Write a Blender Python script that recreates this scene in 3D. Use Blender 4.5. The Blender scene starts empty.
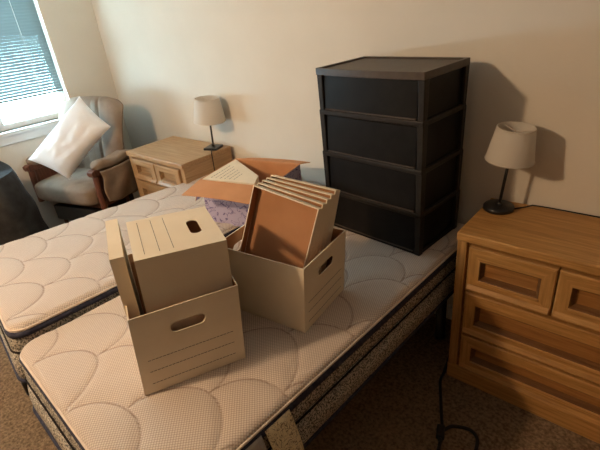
import bpy, math, random
from mathutils import Vector, Matrix, noise
random.seed(7)
R = math.radians
C = bpy.context.scene.collection
FLOOR = -0.03
BED = 0.6213           # top of the near mattress
FAR = 0.665            # top of the far mattress
WX = -3.93             # window wall
sc = bpy.context.scene

# ------------------------------------------------------------------ materials
def nodes(name):
    m = bpy.data.materials.new(name); m.use_nodes = True
    nt = m.node_tree; b = nt.nodes['Principled BSDF']
    return m, nt, b
def N(nt, t, **k):
    n = nt.nodes.new(t)
    for a, v in k.items():
        if a in n.inputs.keys(): n.inputs[a].default_value = v
        else: setattr(n, a, v)
    return n
def L(nt, a, b): nt.links.new(a, b)
def rgb(*c): return (*c, 1)
def coords(nt, scale=(1, 1, 1), kind='Object'):
    tc = N(nt, 'ShaderNodeTexCoord'); mp = N(nt, 'ShaderNodeMapping')
    mp.inputs['Scale'].default_value = scale
    L(nt, tc.outputs[kind], mp.inputs['Vector']); return mp.outputs['Vector']
def noisy(name, c1, c2, scale=20, rough=.7, bump=.2, dist=.002, stretch=(1, 1, 1), detail=4, lo=.35, hi=.65, spec=.3, bscale=None):
    m, nt, b = nodes(name)
    v = coords(nt, stretch)
    n = N(nt, 'ShaderNodeTexNoise', Scale=scale, Detail=detail); L(nt, v, n.inputs['Vector'])
    r = N(nt, 'ShaderNodeValToRGB'); r.color_ramp.elements[0].position = lo; r.color_ramp.elements[1].position = hi
    r.color_ramp.elements[0].color = rgb(*c1); r.color_ramp.elements[1].color = rgb(*c2)
    L(nt, n.outputs['Fac'], r.inputs['Fac']); L(nt, r.outputs['Color'], b.inputs['Base Color'])
    b.inputs['Roughness'].default_value = rough; b.inputs['Specular IOR Level'].default_value = spec
    if bump:
        n2 = N(nt, 'ShaderNodeTexNoise', Scale=bscale or scale * 2, Detail=3); L(nt, v, n2.inputs['Vector'])
        bp = N(nt, 'ShaderNodeBump', Strength=bump, Distance=dist); L(nt, n2.outputs['Fac'], bp.inputs['Height'])
        L(nt, bp.outputs['Normal'], b.inputs['Normal'])
    return m
def plain(name, c, rough=.6, spec=.4, metal=0):
    m, nt, b = nodes(name)
    b.inputs['Base Color'].default_value = rgb(*c); b.inputs['Roughness'].default_value = rough
    b.inputs['Specular IOR Level'].default_value = spec; b.inputs['Metallic'].default_value = metal
    return m
M = {}
M['wall'] = noisy('wall_paint', (.73, .67, .575), (.76, .70, .605), 3, .85, .35, .003, bscale=70, spec=.15)
M['ceiling'] = noisy('ceiling_paint', (.78, .75, .70), (.82, .79, .74), 4, .9, .3, .003, bscale=60, spec=.1)
M['wall_dim'] = noisy('darkened_unseen_wall_paint', (.30, .22, .15), (.34, .25, .17), 3, .85, .2, .003)  # unseen walls, coloured dark to cut the bounced light
M['trim'] = noisy('white_trim_paint', (.78, .77, .74), (.82, .81, .78), 6, .45, .05, .001)
M['carpet'] = noisy('brown_carpet', (.16, .108, .066), (.36, .25, .155), 75, .98, 1.0, .012, detail=6, spec=.05, bscale=160)
def wood(name, dark, mid, light, axis):
    m, nt, b = nodes(name)
    s = [48, 48, 48]; s[axis] = 2.6
    v = coords(nt, tuple(s))
    n = N(nt, 'ShaderNodeTexNoise', Scale=1.6, Detail=7, Roughness=.62, Distortion=.5); L(nt, v, n.inputs['Vector'])
    r = N(nt, 'ShaderNodeValToRGB'); e = r.color_ramp.elements
    e[0].position = .32; e[0].color = rgb(*dark); e[1].position = .70; e[1].color = rgb(*light)
    k = e.new(.5); k.color = rgb(*mid)
    L(nt, n.outputs['Fac'], r.inputs['Fac']); L(nt, r.outputs['Color'], b.inputs['Base Color'])
    s2 = [260, 260, 260]; s2[axis] = 9
    v2 = coords(nt, tuple(s2)); n2 = N(nt, 'ShaderNodeTexNoise', Scale=1, Detail=2); L(nt, v2, n2.inputs['Vector'])
    bp = N(nt, 'ShaderNodeBump', Strength=.25, Distance=.001); L(nt, n2.outputs['Fac'], bp.inputs['Height'])
    L(nt, bp.outputs['Normal'], b.inputs['Normal'])
    b.inputs['Roughness'].default_value = .42; b.inputs['Specular IOR Level'].default_value = .35
    return m
OAK = ((.32, .155, .045), (.45, .23, .070), (.57, .31, .11))
M['oak_x'] = wood('honey_oak_along', *OAK, 0); M['oak_z'] = wood('honey_oak_upright', *OAK, 2); M['oak_y'] = wood('honey_oak_deep', *OAK, 1)
PAL = ((.36, .205, .095), (.45, .275, .14), (.53, .345, .19))
M['pale_x'] = wood('pale_oak_along', *PAL, 0); M['pale_z'] = wood('pale_oak_upright', *PAL, 2); M['pale_y'] = wood('pale_oak_deep', *PAL, 1)
M['oak_groove_shade'] = wood('shaded_oak_groove', (.10, .042, .013), (.15, .066, .021), (.21, .10, .035), 0)  # darker oak on the drawer bevels: recess shade put into the colour
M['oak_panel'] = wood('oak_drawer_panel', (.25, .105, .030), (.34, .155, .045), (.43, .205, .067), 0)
M['pale_groove_shade'] = wood('shaded_pale_oak_groove', (.22, .12, .055), (.29, .17, .08), (.36, .22, .11), 0)  # nightstand bevels, recess shade painted as darker wood
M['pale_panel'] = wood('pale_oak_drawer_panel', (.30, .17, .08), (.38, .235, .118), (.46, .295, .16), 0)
M['dark_gap'] = plain('cabinet_inside', (.05, .025, .012), .9, .1)
M['chair_wood'] = wood('reddish_chair_wood', (.085, .030, .018), (.13, .048, .028), (.18, .07, .04), 2)
M['black_plastic'] = noisy('black_plastic', (.006, .005, .0045), (.010, .0085, .007), 30, .45, .12, .0008, bscale=240, spec=.16)
M['post_plastic'] = noisy('brownish_black_plastic', (.014, .011, .009), (.021, .017, .013), 30, .45, .12, .0008, bscale=240, spec=.22)
M['smoke_plastic'] = noisy('dark_drawer_plastic', (.005, .0045, .0045), (.009, .008, .0075), 14, .42, .05, .0006, bscale=200, spec=.15)
M['brown_plastic'] = noisy('brown_black_plastic', (.038, .024, .016), (.052, .034, .023), 30, .45, .15, .0008, bscale=260, spec=.5)
M['black_metal'] = plain('black_metal', (.012, .012, .013), .35, .5)
M['rubber'] = plain('black_rubber', (.010, .010, .010), .5, .4)
M['card_white'] = noisy('off_white_cardboard', (.80, .70, .545), (.84, .74, .58), 9, .82, .12, .0008, bscale=90, spec=.2)
M['kraft'] = noisy('brown_kraft_cardboard', (.40, .195, .095), (.45, .225, .112), 7, .85, .1, .0008, bscale=120, spec=.15)
M['kraft_light'] = noisy('bright_kraft_cardboard', (.56, .27, .13), (.62, .31, .155), 7, .85, .1, .0008, bscale=120, spec=.15)
M['ink'] = plain('dark_printed_ink', (.07, .045, .03), .8, .2)
M['navy'] = noisy('navy_binding_tape', (.018, .020, .042), (.045, .047, .075), 60, .8, .3, .001, stretch=(1, 1, 1))
M['white_pipe'] = noisy('cream_piping', (.70, .60, .50), (.76, .66, .56), 50, .8, .2, .001)
M['seam'] = plain('dark_seam', (.015, .012, .012), .9, .1)
M['navy_thread'] = plain('quilt_thread', (.42, .30, .25), .9, .1)
def tweed():
    m, nt, b = nodes('grey_tweed')
    v = coords(nt)
    a = N(nt, 'ShaderNodeTexNoise', Scale=170, Detail=2); L(nt, v, a.inputs['Vector'])
    r = N(nt, 'ShaderNodeValToRGB'); r.color_ramp.elements[0].position = .42; r.color_ramp.elements[1].position = .58
    r.color_ramp.elements[0].color = rgb(.085, .08, .075); r.color_ramp.elements[1].color = rgb(.56, .51, .42)
    L(nt, a.outputs['Fac'], r.inputs['Fac']); L(nt, r.outputs['Color'], b.inputs['Base Color'])
    bp = N(nt, 'ShaderNodeBump', Strength=.5, Distance=.002); L(nt, a.outputs['Fac'], bp.inputs['Height']); L(nt, bp.outputs['Normal'], b.inputs['Normal'])
    b.inputs['Roughness'].default_value = .95; b.inputs['Specular IOR Level'].default_value = .1
    return m
M['tweed'] = tweed()
def knit():
    # woven diamond knit: two crossed sine fields give little raised lozenges
    m, nt, b = nodes('cream_knit_mattress_cover')
    tc = N(nt, 'ShaderNodeTexCoord'); sp = N(nt, 'ShaderNodeSeparateXYZ'); L(nt, tc.outputs['Object'], sp.inputs[0])
    def mth(op, a, c):
        n = N(nt, 'ShaderNodeMath', operation=op)
        for i, q in enumerate((a, c)):
            if q is None: continue
            if isinstance(q, (int, float)): n.inputs[i].default_value = q
            else: L(nt, q, n.inputs[i])
        return n.outputs[0]
    s = mth('ADD', sp.outputs['X'], sp.outputs['Y']); d = mth('SUBTRACT', sp.outputs['X'], sp.outputs['Y'])
    a1 = mth('ABSOLUTE', mth('SINE', mth('MULTIPLY', s, 290.0), None), None)
    a2 = mth('ABSOLUTE', mth('SINE', mth('MULTIPLY', d, 290.0), None), None)
    h = mth('MULTIPLY', a1, a2)
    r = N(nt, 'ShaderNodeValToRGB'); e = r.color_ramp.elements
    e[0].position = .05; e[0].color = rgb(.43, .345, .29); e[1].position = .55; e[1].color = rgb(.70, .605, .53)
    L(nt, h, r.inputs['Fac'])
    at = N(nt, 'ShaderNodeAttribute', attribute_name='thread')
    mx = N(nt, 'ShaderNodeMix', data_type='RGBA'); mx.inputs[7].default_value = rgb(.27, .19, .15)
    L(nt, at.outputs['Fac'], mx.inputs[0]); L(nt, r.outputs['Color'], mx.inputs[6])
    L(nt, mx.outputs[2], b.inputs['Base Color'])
    bp = N(nt, 'ShaderNodeBump', Strength=.45, Distance=.002); L(nt, h, bp.inputs['Height']); L(nt, bp.outputs['Normal'], b.inputs['Normal'])
    b.inputs['Roughness'].default_value = .9; b.inputs['Specular IOR Level'].default_value = .15
    return m
M['knit'] = knit()
def printed(name, base, ink, scale):
    m, nt, b = nodes(name)
    v = coords(nt)
    w = N(nt, 'ShaderNodeTexNoise', Scale=scale, Detail=1.5, Distortion=1.2); L(nt, v, w.inputs['Vector'])
    r = N(nt, 'ShaderNodeValToRGB'); e = r.color_ramp.elements
    e[0].position = .475; e[0].color = rgb(*base); e[1].position = .54; e[1].color = rgb(*base)
    k = e.new(.50); k.color = rgb(*ink); k2 = e.new(.515); k2.color = rgb(*ink)
    L(nt, w.outputs['Fac'], r.inputs['Fac']); L(nt, r.outputs['Color'], b.inputs['Base Color'])
    b.inputs['Roughness'].default_value = .7; b.inputs['Specular IOR Level'].default_value = .25
    return m
M['lavender'] = printed('lavender_printed_card', (.43, .38, .52), (.13, .10, .22), 24)
M['label'] = printed('cream_printed_label', (.80, .70, .46), (.20, .14, .09), 60)
M['grey_label'] = noisy('grey_cloth_label', (.36, .33, .31), (.43, .40, .37), 60, .9, .2)
M['taupe'] = noisy('taupe_suede', (.20, .138, .095), (.27, .195, .14), 9, .75, .3, .002, bscale=180, spec=.25)
M['pillow'] = noisy('white_cotton', (.80, .78, .78), (.86, .84, .84), 6, .85, .35, .004, bscale=22, spec=.2)
M['bag'] = noisy('black_nylon', (.010, .010, .011), (.028, .028, .030), 16, .6, .5, .004, bscale=60, spec=.35)
M['stone'] = plain('grey_stone_cap', (.3, .3, .3))
def shade():
    m, nt, b = nodes('linen_lampshade')
    v = coords(nt, (1, 1, 1)); n = N(nt, 'ShaderNodeTexNoise', Scale=260, Detail=2); L(nt, v, n.inputs['Vector'])
    b.inputs['Base Color'].default_value = rgb(.80, .74, .66); b.inputs['Roughness'].default_value = .85
    bp = N(nt, 'ShaderNodeBump', Strength=.2, Distance=.001); L(nt, n.outputs['Fac'], bp.inputs['Height']); L(nt, bp.outputs['Normal'], b.inputs['Normal'])
    t = N(nt, 'ShaderNodeBsdfTranslucent'); t.inputs['Color'].default_value = rgb(.80, .72, .60)
    mx = N(nt, 'ShaderNodeMixShader'); mx.inputs[0].default_value = .3
    L(nt, b.outputs[0], mx.inputs[1]); L(nt, t.outputs[0], mx.inputs[2]); L(nt, mx.outputs[0], nt.nodes['Material Output'].inputs['Surface'])
    return m
M['shade'] = shade()
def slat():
    m, nt, b = nodes('shade_tinted_blind_slat')
    b.inputs['Base Color'].default_value = rgb(.16, .20, .20); b.inputs['Roughness'].default_value = .5  # slats are white; their backlit shade is put into this dark teal
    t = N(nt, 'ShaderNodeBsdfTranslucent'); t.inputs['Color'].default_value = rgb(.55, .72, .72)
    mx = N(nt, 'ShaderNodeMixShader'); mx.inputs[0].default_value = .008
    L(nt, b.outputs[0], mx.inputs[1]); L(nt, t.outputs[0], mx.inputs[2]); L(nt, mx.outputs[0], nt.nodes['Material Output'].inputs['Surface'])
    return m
M['slat'] = slat()
def glass():
    m, nt, b = nodes('window_glass')
    g = N(nt, 'ShaderNodeBsdfTransparent'); g.inputs['Color'].default_value = rgb(.95, .98, .98)
    gl = N(nt, 'ShaderNodeBsdfGlossy'); gl.inputs['Roughness'].default_value = .02
    mx = N(nt, 'ShaderNodeMixShader'); mx.inputs[0].default_value = .06
    L(nt, g.outputs[0], mx.inputs[1]); L(nt, gl.outputs[0], mx.inputs[2]); L(nt, mx.outputs[0], nt.nodes['Material Output'].inputs['Surface'])
    return m
M['glass'] = glass()

# ------------------------------------------------------------------ mesh builder
class MB:
    def __init__(s): s.v = []; s.f = []; s.mi = []; s.sm = []; s.T = Matrix.Identity(4)
    def add(s, vs, fs, mi=0, sm=False):
        o = len(s.v); s.v += [tuple(s.T @ Vector(p)) for p in vs]
        for i, f in enumerate(fs):
            s.f.append([o + k for k in f]); s.mi.append(mi[i] if isinstance(mi, (list, tuple)) else mi); s.sm.append(sm)
        return s
    def box(s, x0, x1, y0, y1, z0, z1, mi=0):
        vs = [(x, y, z) for z in (z0, z1) for y in (y0, y1) for x in (x0, x1)]
        return s.add(vs, [(0, 2, 3, 1), (4, 5, 7, 6), (0, 1, 5, 4), (2, 6, 7, 3), (0, 4, 6, 2), (1, 3, 7, 5)], mi)  # -z +z -y +y -x +x
    def hexa(s, bot, top, mi=0):
        vs = list(bot) + list(top)   # counter-clockwise seen from above
        n = len(bot)
        fs = [tuple(range(n - 1, -1, -1)), tuple(range(n, 2 * n))] + [(i, (i + 1) % n, n + (i + 1) % n, n + i) for i in range(n)]
        return s.add(vs, fs, mi)
    def prism(s, pts, a0, a1, axis='y', mi=0, sm=False):
        def P(p, a): return {'y': (p[0], a, p[1]), 'x': (a, p[0], p[1]), 'z': (p[0], p[1], a)}[axis]
        n = len(pts); vs = [P(p, a0) for p in pts] + [P(p, a1) for p in pts]
        return s.add(vs, [tuple(range(n)), tuple(range(2 * n - 1, n - 1, -1))] + [(i, n + i, n + (i + 1) % n, (i + 1) % n) for i in range(n)], mi, sm)
    def tube(s, pts, r, n=8, mi=0, closed=False, sm=True):
        pts = [Vector(p) for p in pts]; K = len(pts); vs = []; up = None
        for i, p in enumerate(pts):
            if closed: t = pts[(i + 1) % K] - pts[i - 1]
            else: t = pts[min(i + 1, K - 1)] - pts[max(i - 1, 0)]
            t.normalize()
            if up is None: up = Vector((0, 0, 1)) if abs(t.z) < .9 else Vector((1, 0, 0))
            a = t.cross(up); a.normalize(); b = a.cross(t); up = b
            rr = r[i] if isinstance(r, (list, tuple)) else r
            vs += [p + (a * math.cos(2 * math.pi * k / n) + b * math.sin(2 * math.pi * k / n)) * rr for k in range(n)]
        fs = [(i * n + k, i * n + (k + 1) % n, ((i + 1) % K) * n + (k + 1) % n, ((i + 1) % K) * n + k) for i in range(K if closed else K - 1) for k in range(n)]
        if not closed: fs += [tuple(range(n - 1, -1, -1)), tuple((K - 1) * n + k for k in range(n))]
        return s.add(vs, fs, mi, sm)
    def lathe(s, prof, n=40, mi=0, sm=True):
        K = len(prof); vs = [(r * math.cos(2 * math.pi * k / n), r * math.sin(2 * math.pi * k / n), z) for r, z in prof for k in range(n)]
        fs = [(i * n + k, i * n + (k + 1) % n, (i + 1) * n + (k + 1) % n, (i + 1) * n + k) for i in range(K - 1) for k in range(n)]
        return s.add(vs, fs, mi, sm)
    def grid(s, nu, nv, fn, mi=0, sm=True, flip=False):
        vs = [fn(i / nu, j / nv) for j in range(nv + 1) for i in range(nu + 1)]
        fs = []
        for j in range(nv):
            for i in range(nu):
                a = j * (nu + 1) + i; q = (a, a + 1, a + nu + 2, a + nu + 1); fs.append(q[::-1] if flip else q)
        return s.add(vs, fs, mi, sm)
    def build(s, name, mats, parent=None, bevel=0, seg=2, sub=0, matrix=None):
        me = bpy.data.meshes.new(name); me.from_pydata(s.v, [], s.f)
        for m in (mats if isinstance(mats, (list, tuple)) else [mats]): me.materials.append(M[m] if isinstance(m, str) else m)
        for p, mi, sm in zip(me.polygons, s.mi, s.sm): p.material_index = mi; p.use_smooth = sm
        me.validate(); me.update()
        o = bpy.data.objects.new(name, me); C.objects.link(o)
        if parent is not None: o.parent = parent
        if matrix is not None: o.matrix_local = matrix
        if bevel:
            b = o.modifiers.new('bevel', 'BEVEL'); b.width = bevel; b.segments = seg; b.limit_method = 'ANGLE'; b.angle_limit = R(40)
        if sub:
            b = o.modifiers.new('sub', 'SUBSURF'); b.levels = sub; b.render_levels = sub
        return o
def thing(name, label, cat, loc=(0, 0, 0), rz=0, group=None, rot=None):
    o = bpy.data.objects.new(name, None); C.objects.link(o); o.location = loc
    o.rotation_euler = rot if rot else (0, 0, rz); o.empty_display_size = .1
    tag(o, label, cat, group); return o
def tag(o, label, cat, group=None):
    o['label'] = label; o['category'] = cat
    if group: o['group'] = group
    return o
def struct(o): o['kind'] = 'structure'; return o
def panel2d(outer, holes, depth):
    """flat panel in its local XY plane with real holes, thickness along Z"""
    cu = bpy.data.curves.new('panel', 'CURVE'); cu.dimensions = '2D'; cu.fill_mode = 'BOTH'; cu.extrude = depth / 2
    for loop in [outer] + holes:
        sp = cu.splines.new('POLY'); sp.points.add(len(loop) - 1)
        for p, q in zip(sp.points, loop): p.co = (q[0], q[1], 0, 1)
        sp.use_cyclic_u = True
    o = bpy.data.objects.new('panel', cu); C.objects.link(o)
    dg = bpy.context.evaluated_depsgraph_get(); me = bpy.data.meshes.new_from_object(o.evaluated_get(dg))
    vs = [tuple(v.co) for v in me.vertices]; fs = [tuple(p.vertices) for p in me.polygons]; nz = [p.normal.z for p in me.polygons]
    bpy.data.objects.remove(o); bpy.data.curves.remove(cu); bpy.data.meshes.remove(me)
    return vs, fs, nz
def stadium(cx, cy, w, h, n=10):
    r = h / 2; pts = []
    for k in range(n + 1): a = -math.pi / 2 + math.pi * k / n; pts.append((cx + w / 2 - r + r * math.cos(a), cy + r * math.sin(a)))
    for k in range(n + 1): a = math.pi / 2 + math.pi * k / n; pts.append((cx - w / 2 + r + r * math.cos(a), cy + r * math.sin(a)))
    return pts

# ------------------------------------------------------------------ room shell
RX, RY, CZ = 2.3, -4.8, 2.44
T = .12
wy0, wy1, wz0, wz1 = -2.35, -.42, 1.0, 2.12       # window opening in the left wall
struct(MB().box(WX - T, RX + T, RY - T, T, FLOOR - .1, FLOOR).build('floor', 'carpet'))
struct(MB().box(WX - T, RX + T, RY - T, T, CZ, CZ + .1).build('ceiling', 'ceiling'))
struct(MB().box(WX - T, RX + T, 0, T, FLOOR, CZ).build('wall_back', 'wall'))
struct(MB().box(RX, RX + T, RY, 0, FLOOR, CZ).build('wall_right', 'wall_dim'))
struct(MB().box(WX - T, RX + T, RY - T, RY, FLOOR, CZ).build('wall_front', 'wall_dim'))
w = MB()
w.box(WX - T, WX, RY, 0, FLOOR, wz0); w.box(WX - T, WX, RY, 0, wz1, CZ)
w.box(WX - T, WX, RY, wy0, wz0, wz1); w.box(WX - T, WX, wy1, 0, wz0, wz1)
struct(w.build('wall_left', 'wall'))
def base(name, x0, x1, y0, y1):
    struct(MB().box(x0, x1, y0, y1, FLOOR, FLOOR + .085).build(name, 'trim', bevel=.004))
base('baseboard_back', WX, RX, -.014, 0); base('baseboard_left', WX, WX + .014, RY, -.014)
# window
fr = MB(); fx0, fx1 = WX - .10, WX - .06
ym = (wy0 + wy1) / 2
for a, b, c, d in ((wy0, wy1, wz0, wz0 + .045), (wy0, wy1, wz1 - .045, wz1), (wy0, wy0 + .045, wz0 + .045, wz1 - .045), (wy1 - .045, wy1, wz0 + .045, wz1 - .045), (-.952 - .016, -.952 + .016, wz0 + .045, wz1 - .045), (-1.45, -1.39, wz0 + .045, wz1 - .045)):
    fr.box(fx0, fx1, a, b, c, d)
wf = struct(fr.build('window_1', 'trim', bevel=.003))
MB().box(WX - .083, WX - .079, wy0 + .04, wy1 - .04, wz0 + .04, wz1 - .04).build('glass_pane', 'glass', wf)
st = MB(); st.box(WX - .06, WX + .035, wy0 - .04, wy1 + .04, wz0 - .028, wz0 - .0); st.box(WX, WX + .016, wy0 - .03, wy1 + .03, wz0 - .095, wz0 - .028)
struct(st.build('trim_1', 'trim', bevel=.003))
# venetian blind, lowered most of the way
bl = thing('window_blind', 'white horizontal mini blind lowered most of the way over the bright window', 'window blind', (WX - .025, -1.40, 1.215))
by0, by1 = -.93, .962
s = MB(); zz = .018; k = 0
while 1.215 + zz < wz1 - .05:
    th = R(74); hw = .0112
    prof = [(-hw, -.001), (0, .0022), (hw, -.001)]
    pts = [(p * math.cos(th) - q * math.sin(th), zz + p * math.sin(th) + q * math.cos(th)) for p, q in prof]
    vs = [(x, y, z) for y in (by0, by1) for x, z in pts]
    s.add(vs, [(0, 1, 4, 3), (1, 2, 5, 4)], 0, True)
    zz += .0215; k += 1
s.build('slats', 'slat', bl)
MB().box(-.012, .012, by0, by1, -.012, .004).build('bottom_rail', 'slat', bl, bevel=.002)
MB().box(-.02, .02, by0, by1, wz1 - 1.215 - .04, wz1 - 1.215 - .001).build('head_rail', 'trim', bl, bevel=.002)
for yy in (by1 - .17, by1 - .8, by0 + .6, by0 + .17):
    m = MB(); m.tube([(.014, yy, 0), (.014, yy, wz1 - 1.215 - .04)], .0018, 6); m.tube([(-.014, yy, 0), (-.014, yy, wz1 - 1.215 - .04)], .0018, 6)
    m.build('ladder_cord', 'trim', bl)
m = MB(); m.tube([(0, by1 + .004, 0), (0, by1 + .004, wz1 - 1.215 - .04)], .004, 6); m.build('edge_cord', 'trim', bl)

# ------------------------------------------------------------------ mattresses and bases
def quad(c, u, v):   # c = foot-left, foot-right, head-right, head-left
    a = Vector(c[0]).lerp(Vector(c[1]), u); b = Vector(c[3]).lerp(Vector(c[2]), u); return a.lerp(b, v)
def mattress(label, c, top, thick, seed, tagit):
    W = ((Vector(c[1]) - Vector(c[0])).length + (Vector(c[2]) - Vector(c[3])).length) / 2
    Ln = (Vector(c[3]) - Vector(c[0])).length
    ctr = quad(c, .5, .5)
    root = thing('mattress', label, 'mattress', (ctr.x, ctr.y, top - thick), 0, 'mattresses side by side on the bed')
    rad = .070
    def clampr(x, y):
        # clamp a point of the WxLn rectangle to its rounded version; returns point and inner distance
        hx, hy = W / 2, Ln / 2; px, py = x - hx, y - hy
        qx, qy = abs(px) - (hx - rad), abs(py) - (hy - rad)
        if qx > 0 and qy > 0:
            l = math.hypot(qx, qy)
            if l > rad:
                qx, qy = qx * rad / l, qy * rad / l; l = rad
                px = math.copysign(hx - rad + qx, px); py = math.copysign(hy - rad + qy, py)
            return px + hx, py + hy, rad - l
        return x, y, rad - max(qx, qy)
    Rs = .158
    rnd = random.Random(seed); jit = {}
    def stitch(x, y):
        # fish-scale quilting: distance to the nearest visible scale edge
        sx = 2 * Rs; sy = Rs * 1.02
        best = 9
        nx_ = noise.noise_vector(Vector((x * 2.6, y * 2.6, seed))); x += .075 * nx_.x; y += .075 * nx_.y
        j0 = math.floor(y / sy)
        # rows painted from far to near: the top-most scale that contains the point wins
        for j in range(j0 - 1, j0 + 3):
            off = (j % 2) * Rs
            i0 = round((x - off) / sx)
            cx, cy = i0 * sx + off, j * sy
            d = math.hypot(x - cx, y - cy)
            if y >= cy - .0:
                best = min(best, abs(d - Rs)) if d > Rs - .04 or True else best
                if d < Rs: return best
        return best
    nu, nv = int(W / .0052), int(Ln / .0052)
    verts = []; thr = []
    for j in range(nv + 1):
        for i in range(nu + 1):
            x, y, d = clampr(W * i / nu, Ln * j / nv)
            e = .030; z = 0
            if d < e: z -= e * .85 * (1 - math.sqrt(max(0, 1 - ((e - d) / e) ** 2)))
            sd = stitch(x, y)
            q = min(1, sd / .05); z -= .0052 * (1 - q) ** 2.6
            z += .004 * noise.noise(Vector((x * 4, y * 4, seed)))
            z -= .006 * math.exp(-max(0, d - .0) / .03) * 0
            p = quad(c, x / W, y / Ln)
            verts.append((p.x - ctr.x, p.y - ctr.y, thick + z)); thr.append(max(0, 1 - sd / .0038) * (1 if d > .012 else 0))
    m = MB(); fs = []
    for j in range(nv):
        for i in range(nu):
            a = j * (nu + 1) + i; fs.append((a, a + 1, a + nu + 2, a + nu + 1))
    m.add(verts, fs, 0, True)
    o = m.build('quilted_top', 'knit', root)
    # validate() may drop degenerate faces but keeps vertices
    at = o.data.attributes.new('thread', 'FLOAT', 'POINT'); at.data.foreach_set('value', thr)
    # outline
    pts = []
    hx, hy = W / 2, Ln / 2
    for (sx, sy, a0) in ((1, -1, -90), (1, 1, 0), (-1, 1, 90), (-1, -1, 180)):
        for k in range(9):
            a = R(a0 + 90 * k / 8); pts.append((hx + sx * (hx - rad) + rad * math.cos(a), hy + sy * (hy - rad) + rad * math.sin(a)))
    # resample long edges
    out = []
    for i, p in enumerate(pts):
        q = pts[(i + 1) % len(pts)]; n = max(1, int(math.dist(p, q) / .05))
        for k in range(n): out.append((p[0] + (q[0] - p[0]) * k / n, p[1] + (q[1] - p[1]) * k / n))
    def ring(inset, z):
        r = []
        for x, y in out:
            dx, dy = x - hx, y - hy
            p = quad(c, (hx + dx * (1 - inset / hx)) / W, (hy + dy * (1 - inset / hy)) / Ln); r.append((p.x - ctr.x, p.y - ctr.y - max(0, 1 - y / .3) * .040 * max(0, 1 - z / (thick - .05)), z))
        return r
    def skin(rings, name, mat):
        m = MB(); n = len(out); vs = [p for r in rings for p in r]
        m.add(vs, [(i * n + k, i * n + (k + 1) % n, (i + 1) * n + (k + 1) % n, (i + 1) * n + k) for i in range(len(rings) - 1) for k in range(n)], 0, True)
        return m.build(name, mat, root)
    zt = thick - .026
    skin([ring(.05, .004), ring(.012, .002), ring(.004, .012), ring(-.004, .06), ring(-.002, zt - .085), ring(.006, zt - .10), ring(-.002, zt - .115), ring(-.004, zt - .06), ring(.004, zt - .02), ring(.006, zt + .004)][:5] +
         [ring(.005, zt - .095), ring(-.002, zt - .080), ring(-.003, zt - .05), ring(.002, zt - .02), ring(.008, zt + .004)], 'side_panel', 'tweed')
    m = MB(); m.tube(ring(-.001, zt - .094), .0062, 6, closed=True); m.build('side_seam', 'seam', root)
    m = MB(); m.tube(ring(.004, .008), .009, 8, closed=True); m.build('lower_binding', 'navy', root)
    skin([ring(.004, zt - .029), ring(-.006, zt - .025), ring(-.008, zt - .010), ring(-.002, zt - .002), ring(.008, zt)], 'edge_binding', 'navy')
    m = MB(); m.tube(ring(.002, zt + .005), .0048, 8, closed=True); m.build('piping', 'white_pipe', root)
    return root, ctr
cn = [(-1.735, -1.795), (-.738, -1.845), (-.642, -.03), (-1.600, -.03)]
cf = [(-2.69, -1.66), (-1.775, -1.787), (-1.612, -.03), (-2.425, -.03)]
mn, cnc = mattress('near cream quilted mattress with grey tweed sides, boxes and black drawers on it', cn, BED, .268, 3, True)
mf, cfc = mattress('far cream quilted mattress on the window side, beside the chair', cf, FAR, .268, 11, False)
# sewn-in labels on the near mattress' right side (foot end)
dirx = Vector((cn[2][0] - cn[1][0], cn[2][1] - cn[1][1])).normalized(); nrm = Vector((dirx.y, -dirx.x))
def side_label(name, y0, y1, drop, mat, out):
    m = MB()
    def fn(u, v):
        y = y0 + (y1 - y0) * u; t = (y - cn[1][1]) / (cn[2][1] - cn[1][1]); x = cn[1][0] + (cn[2][0] - cn[1][0]) * t
        o = .007 + out * math.sin(v * 1.5)
        return (x + nrm.x * o - cnc.x, y + nrm.y * o - cnc.y, .268 - .032 - drop * v)
    m.grid(4, 8, fn)
    o = m.build(name, mat, mn); q = o.modifiers.new('solid', 'SOLIDIFY'); q.thickness = .0012; return o
a = side_label('care_label', -1.475, -1.375, .17, 'label', .045); a['label'] = 'cream printed care label'
a = side_label('fabric_label', -1.57, -1.49, .12, 'grey_label', .03); a['label'] = 'plain grey cloth label'
def bed_base(label, c, ztop, ins, v0=-.022):
    ctr = quad(c, .5, .5)
    root = thing('bed_base', label, 'bed base', (ctr.x, ctr.y, FLOOR), 0, 'low black bases under the mattresses')
    W = .96; Ln = 1.8
    def P(u, v): p = quad(c, u, v); return (p.x - ctr.x, p.y - ctr.y)
    q = [P(ins + .06, v0), P(1 - ins, v0), P(1 - ins, .985), P(ins + .06, .985)]
    z1 = ztop - FLOOR; z0 = z1 - .085
    m = MB(); m.hexa([(x, y, z0) for x, y in q], [(x, y, z1) for x, y in q]); m.build('platform', 'black_metal', root, bevel=.01)
    for u, v in ((ins + .05, .08), (1 - ins - .05, .08), (1 - ins - .05, .92), (ins + .05, .92)):
        x, y = P(u, v); m = MB(); m.T = Matrix.Translation((x, y, 0)); m.lathe([(0, 0), (.03, 0), (.032, .01), (.026, .03), (.026, z0 + .002), (0, z0 + .002)], 20); m.build('leg', 'black_metal', root)
    return root
bed_base('low black bed base under the near mattress', cn, BED - .268 - .001, .05)
bed_base('low black bed base under the far mattress by the chair', cf, FAR - .268 - .001, .05)

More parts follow.
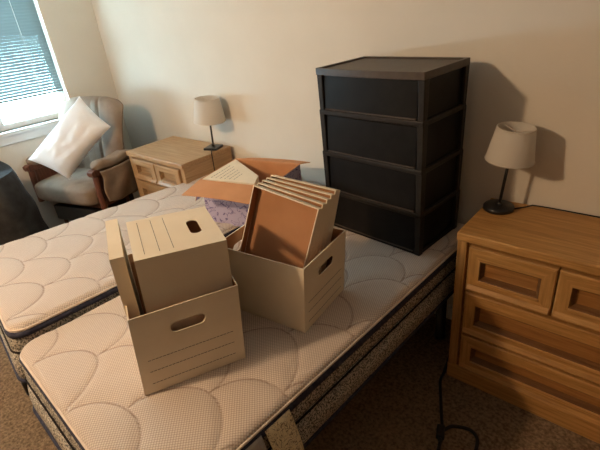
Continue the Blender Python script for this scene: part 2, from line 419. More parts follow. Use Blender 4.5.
# ------------------------------------------------------------------ case furniture
def drawer_front(parent, x0, x1, z0, z1, y, mats, mt=.055, ms=.048, mb=.062, name='drawer'):
    """raised frame, recessed flat panel and a slanted finger lip along the bottom rail"""
    m = MB(); f = .027
    def rect(a, b, c, d, yy): return [(a, yy, c), (b, yy, c), (b, yy, d), (a, yy, d)]
    e = .004
    rings = [rect(x0, x1, z0, z1, y), rect(x0, x1, z0, z1, y - f + e), rect(x0 + e, x1 - e, z0 + e, z1 - e, y - f),
             rect(x0 + ms, x1 - ms, z0 + mb, z1 - mt, y - f), rect(x0 + ms + .003, x1 - ms - .003, z0 + mb + .004, z1 - mt - .004, y - f + .002),
             rect(x0 + ms + .015, x1 - ms - .015, z0 + mb + .015, z1 - mt - .015, y - .002)]
    vs = [p for r in rings for p in r]; fs = []; mi = []
    for i in range(len(rings) - 1):
        for k in range(4):
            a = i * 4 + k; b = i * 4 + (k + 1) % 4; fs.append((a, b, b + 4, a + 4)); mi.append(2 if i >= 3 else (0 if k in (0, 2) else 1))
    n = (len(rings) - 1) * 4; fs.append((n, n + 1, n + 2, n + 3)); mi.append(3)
    m.add(vs, fs, mi)
    # finger lip
    zl = z0 + .012
    m.prism([(y - f + .001, zl - .006), (y - f - .009, zl - .004), (y - f - .011, zl + .003), (y - f + .001, zl + .022)], x0 + .006, x1 - .006, 'x', 0)
    o = m.build(name, mats, parent)
    p = MB(); e2 = .012
    p.prism([(y - f + .001, z0 + mb - .014), (y - f - .006, z0 + mb - .010), (y - f - .006, z0 + mb - .003), (y - f + .001, z0 + mb + .001)], x0 + ms, x1 - ms, 'x', 0)
    p.build('pull_rail', mats, o)
    return o
# dresser against the back wall
dx0, dx1, dyf, dyb, dh = -.60, .82, -.409, -.02, .774
dr = thing('dresser', 'honey oak dresser with recessed panel drawers against the wall beside the bed', 'dresser', (0, 0, FLOOR))
H = -FLOOR
m = MB(); m.box(dx0 - .003, dx1 + .003, dyf - .006, dyb, dh - .038 + H, dh + H); m.build('top', 'oak_x', dr, bevel=.006)
m = MB(); m.box(dx0, dx0 + .04, dyf + .002, dyb, H * 0 + .0, dh - .038 + H); m.build('side_panel', 'oak_z', dr, bevel=.003)
m = MB(); m.box(dx1 - .04, dx1, dyf + .002, dyb, 0, dh - .038 + H); m.build('side_panel', 'oak_z', dr, bevel=.003)
m = MB(); m.box(dx0 + .04, dx1 - .04, dyf + .022, dyb, .06, dh - .04 + H); m.build('carcass', 'oak_x', dr)
m = MB(); m.box(dx0 - .002, dx1 + .002, dyf - .006, dyf + .014, 0, .088); m.box(dx0 - .004, dx0 + .02, dyf + .014, dyb, 0, .088); m.build('plinth', 'oak_x', dr, bevel=.006)
y = dyf + .016
xs = [-.545 + i * .3315 for i in range(5)]
for i in range(4): drawer_front(dr, xs[i], xs[i + 1] - .006, .512 + H, .723 + H, y, ['oak_x', 'oak_z', 'oak_groove_shade', 'oak_panel'])
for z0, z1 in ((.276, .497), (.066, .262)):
    for i in (0, 2): drawer_front(dr, xs[i], xs[i + 2] - .006, z0 + H, z1 + H, y, ['oak_x', 'oak_z', 'oak_groove_shade', 'oak_panel'])
# nightstand
nx0, nx1, nyf, nyb, nh = -3.125, -2.432, -.455, -.03, .80
ns = thing('nightstand', 'pale oak nightstand with a small white lamp on it, between chair and bed', 'nightstand', (0, 0, FLOOR))
m = MB(); m.box(nx0 - .006, nx1 + .004, nyf - .010, nyb, nh - .034 + H, nh + H); m.build('top', 'pale_x', ns, bevel=.006)
for a in (nx0, nx1 - .04):
    m = MB(); m.box(a, a + .04, nyf + .002, nyb, 0, nh - .034 + H); m.build('side_panel', 'pale_y', ns, bevel=.003)
m = MB(); m.box(nx0 + .04, nx1 - .04, nyf + .022, nyb, .06, nh - .036 + H); m.build('carcass', 'pale_x', ns)
m = MB(); m.box(nx0 - .003, nx1 + .003, nyf - .008, nyf + .014, 0, .088); m.build('plinth', 'pale_x', ns, bevel=.005)
y = nyf + .016; xa, xb = nx0 + .05, nx1 - .05; xm = (xa + xb) / 2
for a, b in ((xa, xm - .005), (xm + .005, xb)): drawer_front(ns, a, b, .595 + H, .752 + H, y, ['pale_x', 'pale_z', 'pale_groove_shade', 'pale_panel'], .04, .05, .045)
for z0, z1 in ((.335, .58), (.075, .32)): drawer_front(ns, xa, xb, z0 + H, z1 + H, y, ['pale_x', 'pale_z', 'pale_groove_shade', 'pale_panel'])

# ------------------------------------------------------------------ lamps
def lamp(name, label, loc, lean, square, rz, z0, z1, r0, r1):
    root = thing(name, label, 'lamp', loc, 0, rot=(0, 0, rz))
    if square:
        m = MB(); m.box(-.052, .052, -.052, .052, 0, .016); m.build('base', 'black_metal', root, bevel=.004)
    else:
        m = MB(); m.lathe([(0, 0), (.060, 0), (.064, .004), (.064, .016), (.060, .021), (.02, .024), (0, .024)], 40); m.build('base', 'black_metal', root)
    A = Matrix.Rotation(lean, 4, 'Y')
    m = MB(); m.T = A; m.tube([(0, 0, .012), (0, 0, z1 - .09)], .0065, 12); m.tube([(0, 0, .018), (0, 0, .036)], .011, 12); m.build('pole', 'black_metal', root)
    m = MB(); m.T = A; m.tube([(0, 0, z1 - .14), (0, 0, z1 - .09)], .016, 14)
    m.build('socket', 'black_metal', root)
    m = MB(); m.T = A
    prof = [(a_, b_ - .376 + z1 - .022) for a_, b_ in [(.0, .295), (.012, .30), (.016, .31), (.024, .325), (.027, .345), (.022, .365), (.010, .375), (0, .376)]]; m.lathe(prof, 20); m.build('bulb', 'shade', root)
    m = MB(); m.T = A
    m.lathe([(r0, z0), (r1, z1), (r1 - .003, z1), (r0 - .003, z0), (r0, z0)], 56)
    sh = m.build('lamp_shade', 'shade', root)
    for r_, z_ in ((r0, z0 + .004), (r1, z1 - .004)):
        m = MB(); m.T = A; m.tube([(r_ * math.cos(2 * math.pi * k / 48), r_ * math.sin(2 * math.pi * k / 48), z_) for k in range(48)], .002, 6, closed=True)
        m.build('shade_trim', 'shade', sh)
    m = MB(); m.T = A
    for k in range(3):
        a = 2 * math.pi * k / 3 + .4; m.tube([(0, 0, z1 - .018), ((r1 - .003) * math.cos(a), (r1 - .003) * math.sin(a), z1 - .012)], .0015, 6)
    m.build('shade_spider', 'white_pipe', sh)
    return root
lamp('table_lamp', 'small white shade lamp on the pale nightstand near the chair', (-2.505, -.125, nh), R(3.5), True, R(20), .195, .355, .112, .083)
lamp('table_lamp', 'small white shade lamp leaning slightly on the honey oak dresser', (-.535, -.128, dh), R(5), False, 0, .232, .374, .096, .073)
m = MB(); m.tube([(-.475, -.10, dh + .004), (-.44, -.06, dh + .004), (-.42, -.035, dh + .006), (-.36, -.03, dh + .006), (-.22, -.03, dh + .006), (.05, -.032, dh + .006)], .003, 8)
tag(m.build('lamp_cord', 'rubber'), 'thin dark cord lying along the wall on the honey oak dresser', 'cord')
m = MB(); m.tube([(-2.48, -.16, nh + .004), (-2.45, -.19, nh + .004), (-2.424, -.21, nh + .003), (-2.4215, -.213, nh - .06), (-2.4215, -.215, nh - .125)], .003, 8)
tag(m.build('lamp_cord', 'rubber'), 'thin dark cord hanging over the edge of the pale nightstand', 'cord')

# ------------------------------------------------------------------ black drawer tower
ut = thing('drawer_tower', 'tall black plastic four drawer storage tower standing on the near mattress', 'drawer unit', (-1.2943, -.3948, BED + .001), R(-5.15))
w_, d_, h_ = .547, .343, .783
levels = [0, .195, .392, .590, .760]
m = MB(); m.box(.006, w_ - .006, .004, d_ - .004, .0, .022); m.build('foot_frame', 'black_plastic', ut, bevel=.004)
for sx in (0, 1):
    for sy in (0, 1):
        m = MB()
        for i in range(4):
            z0, z1 = levels[i] + (.002 if i else .0), levels[i + 1] + .004
            a, b = .0025, .0   # each stacked frame narrows downward
            t = .030
            def cs(ins, tt):
                x0 = ins if sx == 0 else w_ - ins - tt; y0 = ins if sy == 0 else d_ - ins - tt * 1.1
                return [(x0, y0), (x0 + tt, y0), (x0 + tt, y0 + tt * 1.1), (x0, y0 + tt * 1.1)]
            m.hexa([(x, y, z0) for x, y in cs(a, t - .004)], [(x, y, z1) for x, y in cs(b, t)])
        m.build('corner_post', 'post_plastic', ut, bevel=.003)
for i in range(1, 4):
    z = levels[i]
    m = MB(); m.box(.001, w_ - .001, -.002, .020, z - .010, z + .012)
    m.box(.001, .020, .012, d_ - .002, z - .010, z + .012); m.box(w_ - .020, w_ - .001, .012, d_ - .002, z - .010, z + .012)
    m.box(.01, w_ - .01, d_ - .02, d_ - .002, z - .008, z + .014); m.build('shelf_frame', 'post_plastic', ut, bevel=.004)
m = MB(); m.box(.02, w_ - .02, d_ - .012, d_ - .008, .02, .75); m.build('back_panel', 'smoke_plastic', ut)
for x in (.016, w_ - .020):
    m = MB(); m.box(x, x + .004, .03, d_ - .03, .02, .75); m.build('side_panel', 'smoke_plastic', ut)
for i in range(4):
    z0, z1 = levels[i] + .020, levels[i + 1] - (.014 if i < 3 else .004)
    m = MB(); x0, x1 = .036, w_ - .036
    def fr_(u, v):
        bow = .006 * (1 - (2 * u - 1) ** 2)
        return (x0 + (x1 - x0) * u, .006 - bow + .004 * v, z0 + (z1 - z0) * v)
    m.grid(14, 6, fr_)
    m.box(x0, x1, .012, .016, z0, z1); m.box(x0 + .01, x1 - .01, .016, d_ - .03, z0, z0 + .004)
    m.box(x0 + .01, x0 + .014, .016, d_ - .03, z0, z1 - .03); m.box(x1 - .014, x1 - .01, .016, d_ - .03, z0, z1 - .03)
    dd = m.build('drawer', 'smoke_plastic', ut)
    m = MB(); m.box(x0, x1, -.0, .012, z0 - .006, z0 - .001); m.build('drawer_lip', 'brown_plastic', dd, bevel=.002)
# top: bowed front rim, recessed textured panel
m = MB(); nb = 16
front = [(w_ * k / nb, -.004 - .014 * (1 - (2 * k / nb - 1) ** 2)) for k in range(nb + 1)]
fi = [(.018 + (w_ - .036) * k / nb, .014 - .012 * (1 - (2 * k / nb - 1) ** 2)) for k in range(nb + 1)]
outer = front + [(w_, d_), (0, d_)]; inner = fi + [(w_ - .018, d_ - .018), (.018, d_ - .018)]
n = len(outer); z0, z1 = .756, .785
vs = [(x, y, z0) for x, y in outer] + [(x, y, z1) for x, y in outer] + [(x, y, z1) for x, y in inner] + [(x, y, z1 - .007) for x, y in inner]
fs = []
for k in range(n):
    j = (k + 1) % n
    fs += [(k, j, n + j, n + k), (n + k, n + j, 2 * n + j, 2 * n + k), (2 * n + k, 2 * n + j, 3 * n + j, 3 * n + k)]
fs += [tuple(3 * n + k for k in range(n)), tuple(range(n - 1, -1, -1))]
m.add(vs, fs); m.build('top', 'brown_plastic', ut, bevel=.0015)

# ------------------------------------------------------------------ file boxes
def file_box(name, label, loc, rz, w, l, h, lines=True, group='white file boxes', rot=None, rack=(0, 0)):
    """w = end width (local x), l = length (local +y), h = height; end panels at y=0 and y=l carry hand holes"""
    root = thing(name, label, 'box', loc, rz, group, rot)
    t = .004; m = MB()
    for yy, sgn in ((t / 2, -1), (l - t / 2, 1)):
        vs, fs, nz = panel2d([(-w / 2, 0), (w / 2, 0), (w / 2, h), (-w / 2, h)], [stadium(0, h * .74, .108, .037)], t)
        # stand panel up: local z -> y
        m.add([(a, yy - c, b) for a, b, c in vs], fs, [0 if abs(q) < .5 else ((0 if q * -sgn > .5 else 1)) for q in nz])
    for sx in (-1, 1):
        x0, x1 = (-w / 2, -w / 2 + t) if sx < 0 else (w / 2 - t, w / 2)
        m.box(x0, x1, t, l - t, 0, h, [0, 0, 0, 0, 1 if sx > 0 else 0, 1 if sx < 0 else 0])
    m.box(-w / 2 + t, w / 2 - t, t, l - t, 0, t, [0, 1, 1, 1, 1, 1])
    body = m.build('box_body', ['card_white', 'kraft'], root)
    if lines:
        for k, z in enumerate((.43, .28, .12)):
            n = 24
            for y0, y1 in ((-.0005, .0003), (l - .0003, l + .0005)):
                p = MB()
                for q in range(n):
                    a = -w * .41 + w * .82 * q / n; p.box(a, a + w * .82 / n * .8, y0, y1, h * z - .0008, h * z + .0008)
                p.build('printed_line', 'ink', root)
    for o in root.children:                      # cardboard sides lean a little (racked box)
        for v in o.data.vertices: v.co.x += rack[0] * v.co.z; v.co.y += rack[1] * v.co.z
    return root
a2 = math.atan2(.306, .147)    # direction of box A's front edge
# front-left box: front end faces the camera, its length runs away
hA = .285; wA = .335
e2v = Vector((math.cos(a2), math.sin(a2))); e1v = Vector((-math.sin(a2), math.cos(a2)))
A0 = Vector((-1.093, -1.623))
pa = A0 + e2v * wA / 2
file_box('file_box', 'open white file box nearest the foot of the bed, hand hole facing out', (pa.x, pa.y, BED), a2, wA, .42, hA, rack=(.079, .035))
# second box stood on end inside it: its end panel with hand hole is on top
# local frame of the inner box: y(length) -> down, x(width) -> along e1, z(height) -> along e2
th_ = 0.0
e1r = (e1v * math.cos(th_) + e2v * math.sin(th_)); e2r = (e2v * math.cos(th_) - e1v * math.sin(th_))
ib = A0 + e1v * .046 + e2v * .086 + e1r * .148
Yd = Vector((-e2v.x * .055, -e2v.y * .055, -1)).normalized(); Zd = Vector((e2r.x, e2r.y, 0)); Zd = (Zd - Yd * Zd.dot(Yd)).normalized(); Xd = Yd.cross(Zd)
rotm = Matrix((Xd, Yd, Zd)).transposed()
file_box('file_box', 'white file box stood on end inside the front box, hand hole on top', (ib.x, ib.y, BED + .447), 0, .296, .438, .272, rot=rotm.to_euler())
def lid_mesh(m, w, l, s, t=.004):
    # tray in local XY (x: 0..w, y: 0..l), back plate at z=0, skirt rising to z=s ; material 0 outside, 1 inside
    m.box(0, w, 0, l, 0, t, [0, 1, 0, 0, 0, 0])
    m.box(0, t, 0, l, t, s, [0, 0, 0, 0, 0, 1]); m.box(w - t, w, 0, l, t, s, [0, 0, 0, 0, 1, 0])
    m.box(t, w - t, 0, t, t, s, [0, 0, 0, 1, 0, 0]); m.box(t, w - t, l - t, l, t, s, [0, 0, 1, 0, 0, 0])
# lid standing upright inside the front box, left of the upright box
ld = MB(); lid_mesh(ld, .30, .44, .040)
o = ld.build('box_lid', ['card_white', 'kraft'])
lo = A0 + e1v * .392 + e2v * .008      # open side faces away from the upright box
lo = lo + e2v * .040
Xl = Vector((-e1v.x, -e1v.y, 0)); Yl = Vector((e2v.x * .03, e2v.y * .03, 1)).normalized(); Zl = Xl.cross(Yl).normalized()
if Zl.dot(Vector((e2v.x, e2v.y, 0))) > 0:
    Xl = -Xl; lo = lo - e1v * .30; Zl = Xl.cross(Yl).normalized()
Ml = Matrix(((Xl.x, Yl.x, Zl.x, lo.x), (Xl.y, Yl.y, Zl.y, lo.y), (Xl.z, Yl.z, Zl.z, BED + .008), (0, 0, 0, 1)))
o.matrix_world = Ml
tag(o, 'white box lid standing upright at the left inside the front file box', 'box lid', 'white file box lids')
# second open box with a stack of lids
hB, wB, lB = .277, .295, .40
C0 = Vector((-.857, -1.112)); b2 = Vector((-.036, .286)).normalized(); b1 = Vector((-b2.y, b2.x))
pb = C0 + b2 * wB / 2; rzB = math.atan2(b2.y, b2.x)
file_box('file_box', 'open white file box in the bed centre holding five leaning lids', (pb.x, pb.y, BED), rzB, wB, lB, hB, rack=(.004, -.085))
m = MB(); lid_mesh(m, .30, .415, .036)
proto = m.build('box_lid', ['card_white', 'kraft'])
labels = ['white box lid at the front of the leaning stack, brown inside fully showing',
          'white box lid second from the front of the leaning stack', 'white box lid in the middle of the leaning stack',
          'white box lid second from the back of the leaning stack', 'white box lid at the back of the leaning stack, nearest the black drawers']
lean = R(21); tilt = R(4)
back = Vector((b2.x, b2.y, 0)); left = Vector((b1.x, b1.y, 0)); up = Vector((0, 0, 1))
yl = (up * math.cos(lean) + back * math.sin(lean)); nl = -(back * math.cos(lean) - up * math.sin(lean))   # nl points to the viewer
xr = -left
xr2 = xr * math.cos(tilt) - yl * math.sin(tilt); yl2 = yl * math.cos(tilt) + xr * math.sin(tilt)
for i, lb in enumerate(labels):
    o = proto if i == 0 else proto.copy()
    if i: C.objects.link(o)
    tilt = R(8.5 - 1.1 * i)
    xr2 = xr * math.cos(tilt) - yl * math.sin(tilt); yl2 = yl * math.cos(tilt) + xr * math.sin(tilt)
    TR = Vector((C0.x, C0.y, BED)) + left * .012 + back * (.178 + .031 * i) + up * (.412 + .005 * i)
    pos = TR - xr2 * .30 - yl2 * .415 - nl * .036
    mt = Matrix.Identity(4)
    for r_ in range(3): mt[r_][0] = xr2[r_]; mt[r_][1] = yl2[r_]; mt[r_][2] = nl[r_]; mt[r_][3] = pos[r_]
    o.matrix_world = mt
    tag(o, lb, 'box lid', 'white file box lids')

# ------------------------------------------------------------------ brown carton with flaps, a white box inside
cw, cd, ch = .42, .33, .262
cz = FAR - .001
ca = math.atan2(.077, .329)
ct = thing('cardboard_carton', 'lavender printed cardboard carton with open brown flaps behind the lids', 'carton', (-1.844, -.743, cz - .008), ca)
ch += .0; t = .004; ZT = .90 - (cz - .008)
m = MB(); m.box(0, cw, 0, cd, 0, t, [0, 1, 0, 0, 0, 0])
m.box(0, cw, 0, t, t, ZT, [0, 1, 0, 1, 0, 0]); m.box(0, cw, cd - t, cd, t, ZT, [0, 1, 1, 0, 0, 0])
m.box(0, t, t, cd - t, t, ZT, [0, 1, 0, 0, 0, 1]); m.box(cw - t, cw, t, cd - t, t, ZT, [0, 1, 0, 0, 1, 0])
m.build('carton_body', ['lavender', 'kraft_light'], ct)
def flap(p0, p1, dirv, ln, inner_up=True):
    p0, p1, dv = Vector(p0), Vector(p1), Vector(dirv).normalized() * ln
    nn = (p1 - p0).cross(dv).normalized() * .0035
    if nn.z < 0: nn = -nn
    ins = (p1 - p0) * .02; m = MB()
    def fn(u, v, o): return p0 + (p1 - p0) * u + dv * v + (p1 - p0) * (.03 * v * (1 - 2 * u)) + Vector((0, 0, .006 * math.sin(u * 3.14) * v)) + nn * o
    nu, nv = 8, 4; vs = [fn(i / nu, j / nv, o) for o in (0, 1) for j in range(nv + 1) for i in range(nu + 1)]
    S = (nu + 1) * (nv + 1); fs = []; mi = []
    for j in range(nv):
        for i in range(nu):
            a = j * (nu + 1) + i; fs += [(a, a + nu + 1, a + nu + 2, a + 1), (S + a, S + a + 1, S + a + nu + 2, S + a + nu + 1)]; mi += [0, 1]
    bd = [i for i in range(nu)] + [j * (nu + 1) + nu for j in range(nv)] + [nv * (nu + 1) + i for i in range(nu, 0, -1)] + [j * (nu + 1) for j in range(nv, 0, -1)]
    for k in range(len(bd)): a, b = bd[k], bd[(k + 1) % len(bd)]; fs.append((a, b, S + b, S + a)); mi.append(1)
    m.add(vs, fs, mi); return m.build('flap', ['lavender', 'kraft_light'], ct)
flap((0, 0, ZT), (cw, 0, ZT), (-.0, -1, -.10), .165)
flap((cw, cd, ZT), (0, cd, ZT), (0, 1, -.30), .15)
flap((cw - .008, .01, ZT - .003), (cw - .008, cd - .01, ZT - .003), (-.25, 0, -1), .14)
flap((0, cd, ZT), (0, 0, ZT), (-1, 0, -1.9), .15)
wi = thing('white_box', 'flat white lidded box packed inside the open lavender carton, small printing on top', 'box', (-1.844, -.743, cz - .008), ca + R(2))
wq = [(.010, .008), (.328, .008), (.292, .108), (.020, .318)]
m = MB(); m.hexa([(x, y, .006) for x, y in wq], [(x, y, ZT + .005) for x, y in wq]); m.build('box_body', 'card_white', wi, bevel=.002)
for k in range(6):
    x_ = .05 + .028 * k; yt = .27 - .78 * (x_ - .02); m = MB(); q = .03
    while q < yt - .03:
        e_ = .012 + random.random() * .016
        m.box(x_, x_ + .0022, q, q + e_, ZT + .0048, ZT + .0056)
        q += e_ + .006
    m.build('printed_text', 'ink', wi)

# ------------------------------------------------------------------ glider chair in the corner
FX = Vector((-3.495, -.875))      # middle of the seat's front edge
crz = R(16)
chx = FX - Vector((math.sin(crz), -math.cos(crz))) * .25
ch = thing('glider_chair', 'taupe padded glider chair with reddish wood arms in the corner by the window', 'chair', (chx.x, chx.y, FLOOR), crz)
# local: x right (viewer), front = -y. heights are above the floor
def cushion(name, x0, x1, y0, y1, z0, z1, mat, parent, e=.04, puff=.015, nu=24, nv=20, T_=None, seams=()):
    m = MB()
    if T_ is not None: m.T = T_
    cx, cy, cz_ = (x0 + x1) / 2, (y0 + y1) / 2, (z0 + z1) / 2; hx, hy, hz = (x1 - x0) / 2, (y1 - y0) / 2, (z1 - z0) / 2
    def surf(u, v):  # superellipsoid-like
        th = (v - .5) * math.pi; ph = u * 2 * math.pi
        def pw(c, p): return math.copysign(abs(c) ** p, c)
        return Vector((cx + hx * pw(math.cos(th), .28) * pw(math.cos(ph), .28), cy + hy * pw(math.cos(th), .28) * pw(math.sin(ph), .28), cz_ + hz * pw(math.sin(th), .5)))
    m.grid(64, 24, surf)
    return m.build(name, mat, parent)
cushion('seat_cushion', -.335, .335, -.275, .22, .475, .64, 'taupe', ch)
m = MB(); m.box(-.32, .32, -.19, .22, .445, .49); m.build('seat_frame', 'chair_wood', ch, bevel=.006)
# backrest: tall padded, rounded top, vertical channels, slight wings
def back_fn(side):
    def fn(u, v):
        x = (u - .5) * 2; z = .50 + .69 * v
        hw = .335 + .02 * math.sin(v * 3.0)
        top = max(0, (v - .86) / .14); hw *= math.sqrt(max(0.0, 1 - top ** 2.6 * .34))
        edge = 1 - abs(x) ** 5
        lean_ = .15 + .13 * v - .03 * math.sin(v * 3.1)
        wing = -.055 * abs(x) ** 3 * math.sin(min(1, v * 1.1) * 3.0)
        chan = 0
        for c in (-.36, .36): chan += .016 * math.exp(-((x - c) / .035) ** 2)
        for c in (-.12, .12): chan += .006 * math.exp(-((x - c) / .03) ** 2)
        thick = (.055 * max(0, edge) ** .5) * (max(0, 1 - top ** 3) ** .5) * (min(1, v * 12) ** .5)
        yy = lean_ + wing + (-thick + chan * (1 if thick > .02 else 0) if side < 0 else thick)
        return Vector((x * hw, yy, z - .03 * abs(x) ** 4 * top))
    return fn
m = MB(); m.grid(60, 40, back_fn(-1)); m.grid(60, 40, back_fn(1), flip=True); m.build('backrest', 'taupe', ch)
for sx in (-1, 1):
    # wooden arm frame: front post, back post, arm rail
    m = MB()
    m.tube([(sx * .355, -.20, .45), (sx * .355, -.20, .58), (sx * .355, -.19, .74)], .024, 10)
    m.tube([(sx * .355, .18, .36), (sx * .355, .19, .71)], .02, 10)
    m.prism([(-.235, .735), (-.225, .715), (-.10, .710), (.22, .725), (.22, .75), (-.05, .755), (-.21, .765), (-.235, .755)], sx * .355 - .028, sx * .355 + .028, 'x')
    m.prism([(-.20, .72), (-.20, .52), (-.18, .47), (.18, .47), (.18, .60), (.05, .66), (-.02, .72)], sx * .355 - .012, sx * .355 + .012, 'x')
    m.build('arm_frame', 'chair_wood', ch, bevel=.004)
    pad = MB()
    def pf2(u, v, sx=sx):
        k = math.sqrt(max(0, 1 - abs(2 * v - 1) ** 6)); a = u * 2 * math.pi
        return Vector((sx * .355 + k * .056 * math.copysign(abs(math.cos(a)) ** .6, math.cos(a)), -.20 + .40 * v, .775 + k * .036 * math.copysign(abs(math.sin(a)) ** .6, math.sin(a)) + .006 * math.sin(v * 11)))
    pad.grid(28, 24, pf2)
    pd = pad.build('arm_pad', 'taupe', ch)
    # hanging side pocket of the arm pad
    pk = MB()
    def pc(u, v, sx=sx):
        y_ = -.185 + .36 * u; bulge = .035 * math.sin(u * math.pi) ** .5 * math.sin(min(1, .25 + v * .75) * math.pi) ** .7 + .012 * math.sin(u * 13 + v * 5) * v
        sag = .02 * math.sin(u * math.pi)
        return Vector((sx * (.405 + bulge), y_ + .01 * math.sin(v * 8), .750 - (.24 + sag) * v))
    pk.grid(24, 18, pc)
    o = pk.build('side_pocket', 'taupe', pd); q = o.modifiers.new('s', 'SOLIDIFY'); q.thickness = .012
# glider base
m = MB()
for sx in (-1, 1):
    m.prism([(-.28, 0), (-.24, 0), (-.16, .035), (.16, .035), (.24, 0), (.28, 0), (.26, .06), (-.26, .06)], sx * .22 - .025, sx * .22 + .025, 'x')
    for yy in (-.17, .17): m.tube([(sx * .22, yy, .05), (sx * .245, yy * .7, .43)], .017, 8)
m.box(-.2, .2, -.03, .03, .03, .06); m.box(-.2, .2, -.17, -.14, .14, .18)
m.build('glider_base', 'chair_wood', ch, bevel=.003)
m = MB(); m.box(-.24, .24, -.20, .20, .30, .425); m.build('glider_box', 'black_metal', ch, bevel=.008)
# pillow on the chair, standing on one corner and leaning into the backrest
PC = Vector((-3.43, -.62, .56))
P_top, P_right, P_bot, P_left = [Vector(p) - PC for p in ((-3.50, -.515, 1.200), (-3.265, -.455, .972), (-3.47, -.80, .635), (-3.715, -.948, .805))]
def pillow_fn(side):
    def fn(u, v):
        # u along left->top direction, v across
        a = P_left.lerp(P_top, u); b = P_bot.lerp(P_right, u); p = a.lerp(b, v)
        n_ = (P_top - P_left).cross(P_bot - P_left).normalized()
        if n_.y > 0: n_ = -n_
        n_ = n_
        f = (max(0, 1 - abs(2 * u - 1) ** 2.6) * max(0, 1 - abs(2 * v - 1) ** 2.6)) ** .5
        ctr_ = (P_left + P_top + P_bot + P_right) / 4
        pin = .10 * (1 - abs(2 * u - 1) ** 2) * abs(2 * v - 1) ** 3 + .05 * (1 - abs(2 * v - 1) ** 2) * abs(2 * u - 1) ** 3
        p = p.lerp(ctr_, pin)
        wr = .010 * noise.noise(Vector((u * 4, v * 5, 3 + side))) + .005 * noise.noise(Vector((u * 11, v * 9, 1)))
        return p + n_ * (side * (.088 * f + wr * f))
    return fn
pl = thing('pillow', 'large white pillow propped on one corner in the taupe chair', 'pillow', PC)
m = MB(); m.grid(40, 30, pillow_fn(1)); m.grid(40, 30, pillow_fn(-1), flip=True); m.build('pillow_case', 'pillow', pl)

# ------------------------------------------------------------------ black bag between bed and window wall
bg = thing('bag', 'large black fabric bag standing at the left edge between bed and window', 'bag', (-3.38, -1.44, FLOOR), R(44))
def bag_fn(u, v):
    a = u * 2 * math.pi; p = .45
    def pw(c, q): return math.copysign(abs(c) ** q, c)
    z = 1.02 * v
    k = 1 - .03 * v - (max(0, v - .78) / .22) ** 2 * .16
    hx, hy = .34 * k, .17 * (1 - .15 * v)
    x = hx * pw(math.cos(a), p); y_ = hy * pw(math.sin(a), p)
    sl = .17 * max(0, x / .34) ** 2 * v
    w_n = .018 * noise.noise(Vector((x * 6, y_ * 6, z * 5)))
    return Vector((x + w_n, y_ + w_n, z - sl))
m = MB(); m.grid(56, 30, bag_fn)
top = [bag_fn(i / 56, 1) for i in range(56)]; cxy = sum(top, Vector()) / 56
m.add([tuple(p) for p in top] + [tuple(cxy + Vector((0, 0, .015)))], [(i, (i + 1) % 56, 56) for i in range(56)], 0, True)
m.build('bag_body', 'bag', bg)
m = MB(); m.grid(12, 12, lambda u, v: Vector((-.24 + .40 * u, -.17 - .025 * math.sin(u * math.pi) ** .4 * math.sin(v * math.pi) ** .4, .10 + .36 * v)))
o = m.build('front_pocket', 'bag', bg)
m = MB(); m.tube([(-.20, -.12, .74), (-.18, -.165, .80), (-.05, -.17, .83), (.03, -.165, .78), (.04, -.14, .70)], .012, 8); m.build('handle', 'rubber', bg)

# ------------------------------------------------------------------ floor cord with inline plug
def smooth(pts, n=8):
    out = []
    P = [Vector(p) for p in pts]
    for i in range(len(P) - 1):
        p0, p1, p2, p3 = P[max(0, i - 1)], P[i], P[i + 1], P[min(len(P) - 1, i + 2)]
        for k in range(n):
            t_ = k / n; out.append(.5 * ((2 * p1) + (p2 - p0) * t_ + (2 * p0 - 5 * p1 + 4 * p2 - p3) * t_ ** 2 + (-p0 + 3 * p1 - 3 * p2 + p3) * t_ ** 3))
    out.append(P[-1]); return out
CORD = []
zf = FLOOR + .006
cd_ = thing('power_cord', 'black power cord with a plug looping on the carpet beside the bed', 'cord', (-.49, -.74, FLOOR))
def rel(l): return [(x + .49, y_ + .74, z - FLOOR) for x, y_, z in l]
main = [(-.617, -.22, zf + .25), (-.617, -.32, zf + .10), (-.618, -.40, zf), (-.607, -.47, zf), (-.565, -.56, zf), (-.525, -.64, zf), (-.478, -.735, zf), (-.462, -.80, zf), (-.435, -.90, zf), (-.41, -1.02, zf), (-.36, -1.12, zf), (-.29, -1.13, zf), (-.26, -1.05, zf)]
m = MB(); m.tube(smooth(rel(main)), .0075, 8); m.build('cable', 'rubber', cd_)
loop = [(-.478, -.735, zf + .012), (-.462, -.690, zf + .008), (-.43, -.662, zf), (-.385, -.652, zf), (-.352, -.675, zf), (-.338, -.72, zf), (-.325, -.80, zf), (-.30, -.90, zf), (-.265, -.98, zf), (-.26, -1.05, zf)]
m = MB(); m.tube(smooth(rel(loop)), .0075, 8); m.build('cable', 'rubber', cd_)
m = MB(); m.T = Matrix.Translation((.006, -.0, .0)) @ Matrix.Rotation(R(-70), 4, 'Z'); m.box(-.032, .030, -.017, .017, 0, .028); m.box(.028, .045, -.009, .009, .006, .022)
m.build('plug', 'rubber', cd_, bevel=.006)

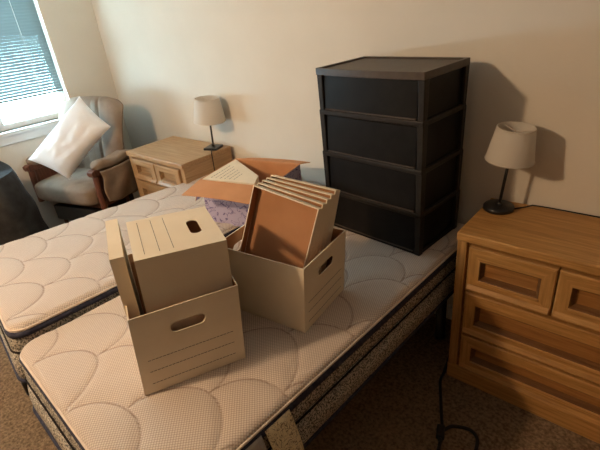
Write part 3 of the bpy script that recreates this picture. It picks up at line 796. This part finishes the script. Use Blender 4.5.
# ------------------------------------------------------------------ light
w = bpy.data.worlds.new('world'); sc.world = w; w.use_nodes = True
bgn = w.node_tree.nodes['Background']; bgn.inputs['Color'].default_value = rgb(.58, .84, 1.0); bgn.inputs['Strength'].default_value = 42.0
def area(name, loc, target, sx, sy, power, col):
    l = bpy.data.lights.new(name, 'AREA'); l.shape = 'RECTANGLE'; l.size = sx; l.size_y = sy; l.energy = power; l.color = col
    o = bpy.data.objects.new(name, l); C.objects.link(o); o.location = loc
    o.rotation_euler = (Vector(target) - Vector(loc)).to_track_quat('-Z', 'Y').to_euler(); return o
def portal(y0, y1, z0, z1):
    o = area('sky_portal', (WX - T - .01, (y0 + y1) / 2, (z0 + z1) / 2), (0, (y0 + y1) / 2, (z0 + z1) / 2), y1 - y0, z1 - z0, 1, (1, 1, 1))
    o.data.cycles.is_portal = True
portal(wy0, wy1, wz0, wz1)
def point(name, loc, power, col, r):
    l = bpy.data.lights.new(name, 'POINT'); l.energy = power; l.color = col; l.shadow_soft_size = r
    o = bpy.data.objects.new(name, l); C.objects.link(o); o.location = loc; return o
point('room_lamp', (-2.1, -2.95, 2.38), 135, (1.0, .695, .42), .08)

# ------------------------------------------------------------------ camera (level-ish phone shot, 26 mm equivalent)
pi_, ya, ro = R(27.03), R(43.04), R(-6.2)
fw = Vector((-math.sin(ya) * math.cos(pi_), math.cos(ya) * math.cos(pi_), -math.sin(pi_)))
r0 = Vector((math.cos(ya), math.sin(ya), 0)); u0 = r0.cross(fw)
r_ = r0 * math.cos(ro) + u0 * math.sin(ro); u_ = -r0 * math.sin(ro) + u0 * math.cos(ro)
cam = bpy.data.cameras.new('camera'); cam.sensor_width = 36; cam.lens = 439.7 / 600 * 36; cam.clip_start = .02
co = bpy.data.objects.new('camera', cam); C.objects.link(co)
co.matrix_world = Matrix(((r_.x, u_.x, -fw.x, 0), (r_.y, u_.y, -fw.y, -1.995), (r_.z, u_.z, -fw.z, 1.684), (0, 0, 0, 1)))
sc.camera = co
sc.view_settings.view_transform = 'Standard'; sc.view_settings.look = 'None'; sc.view_settings.gamma = 1; sc.view_settings.use_curve_mapping = False
sc.view_settings.exposure = 0.08
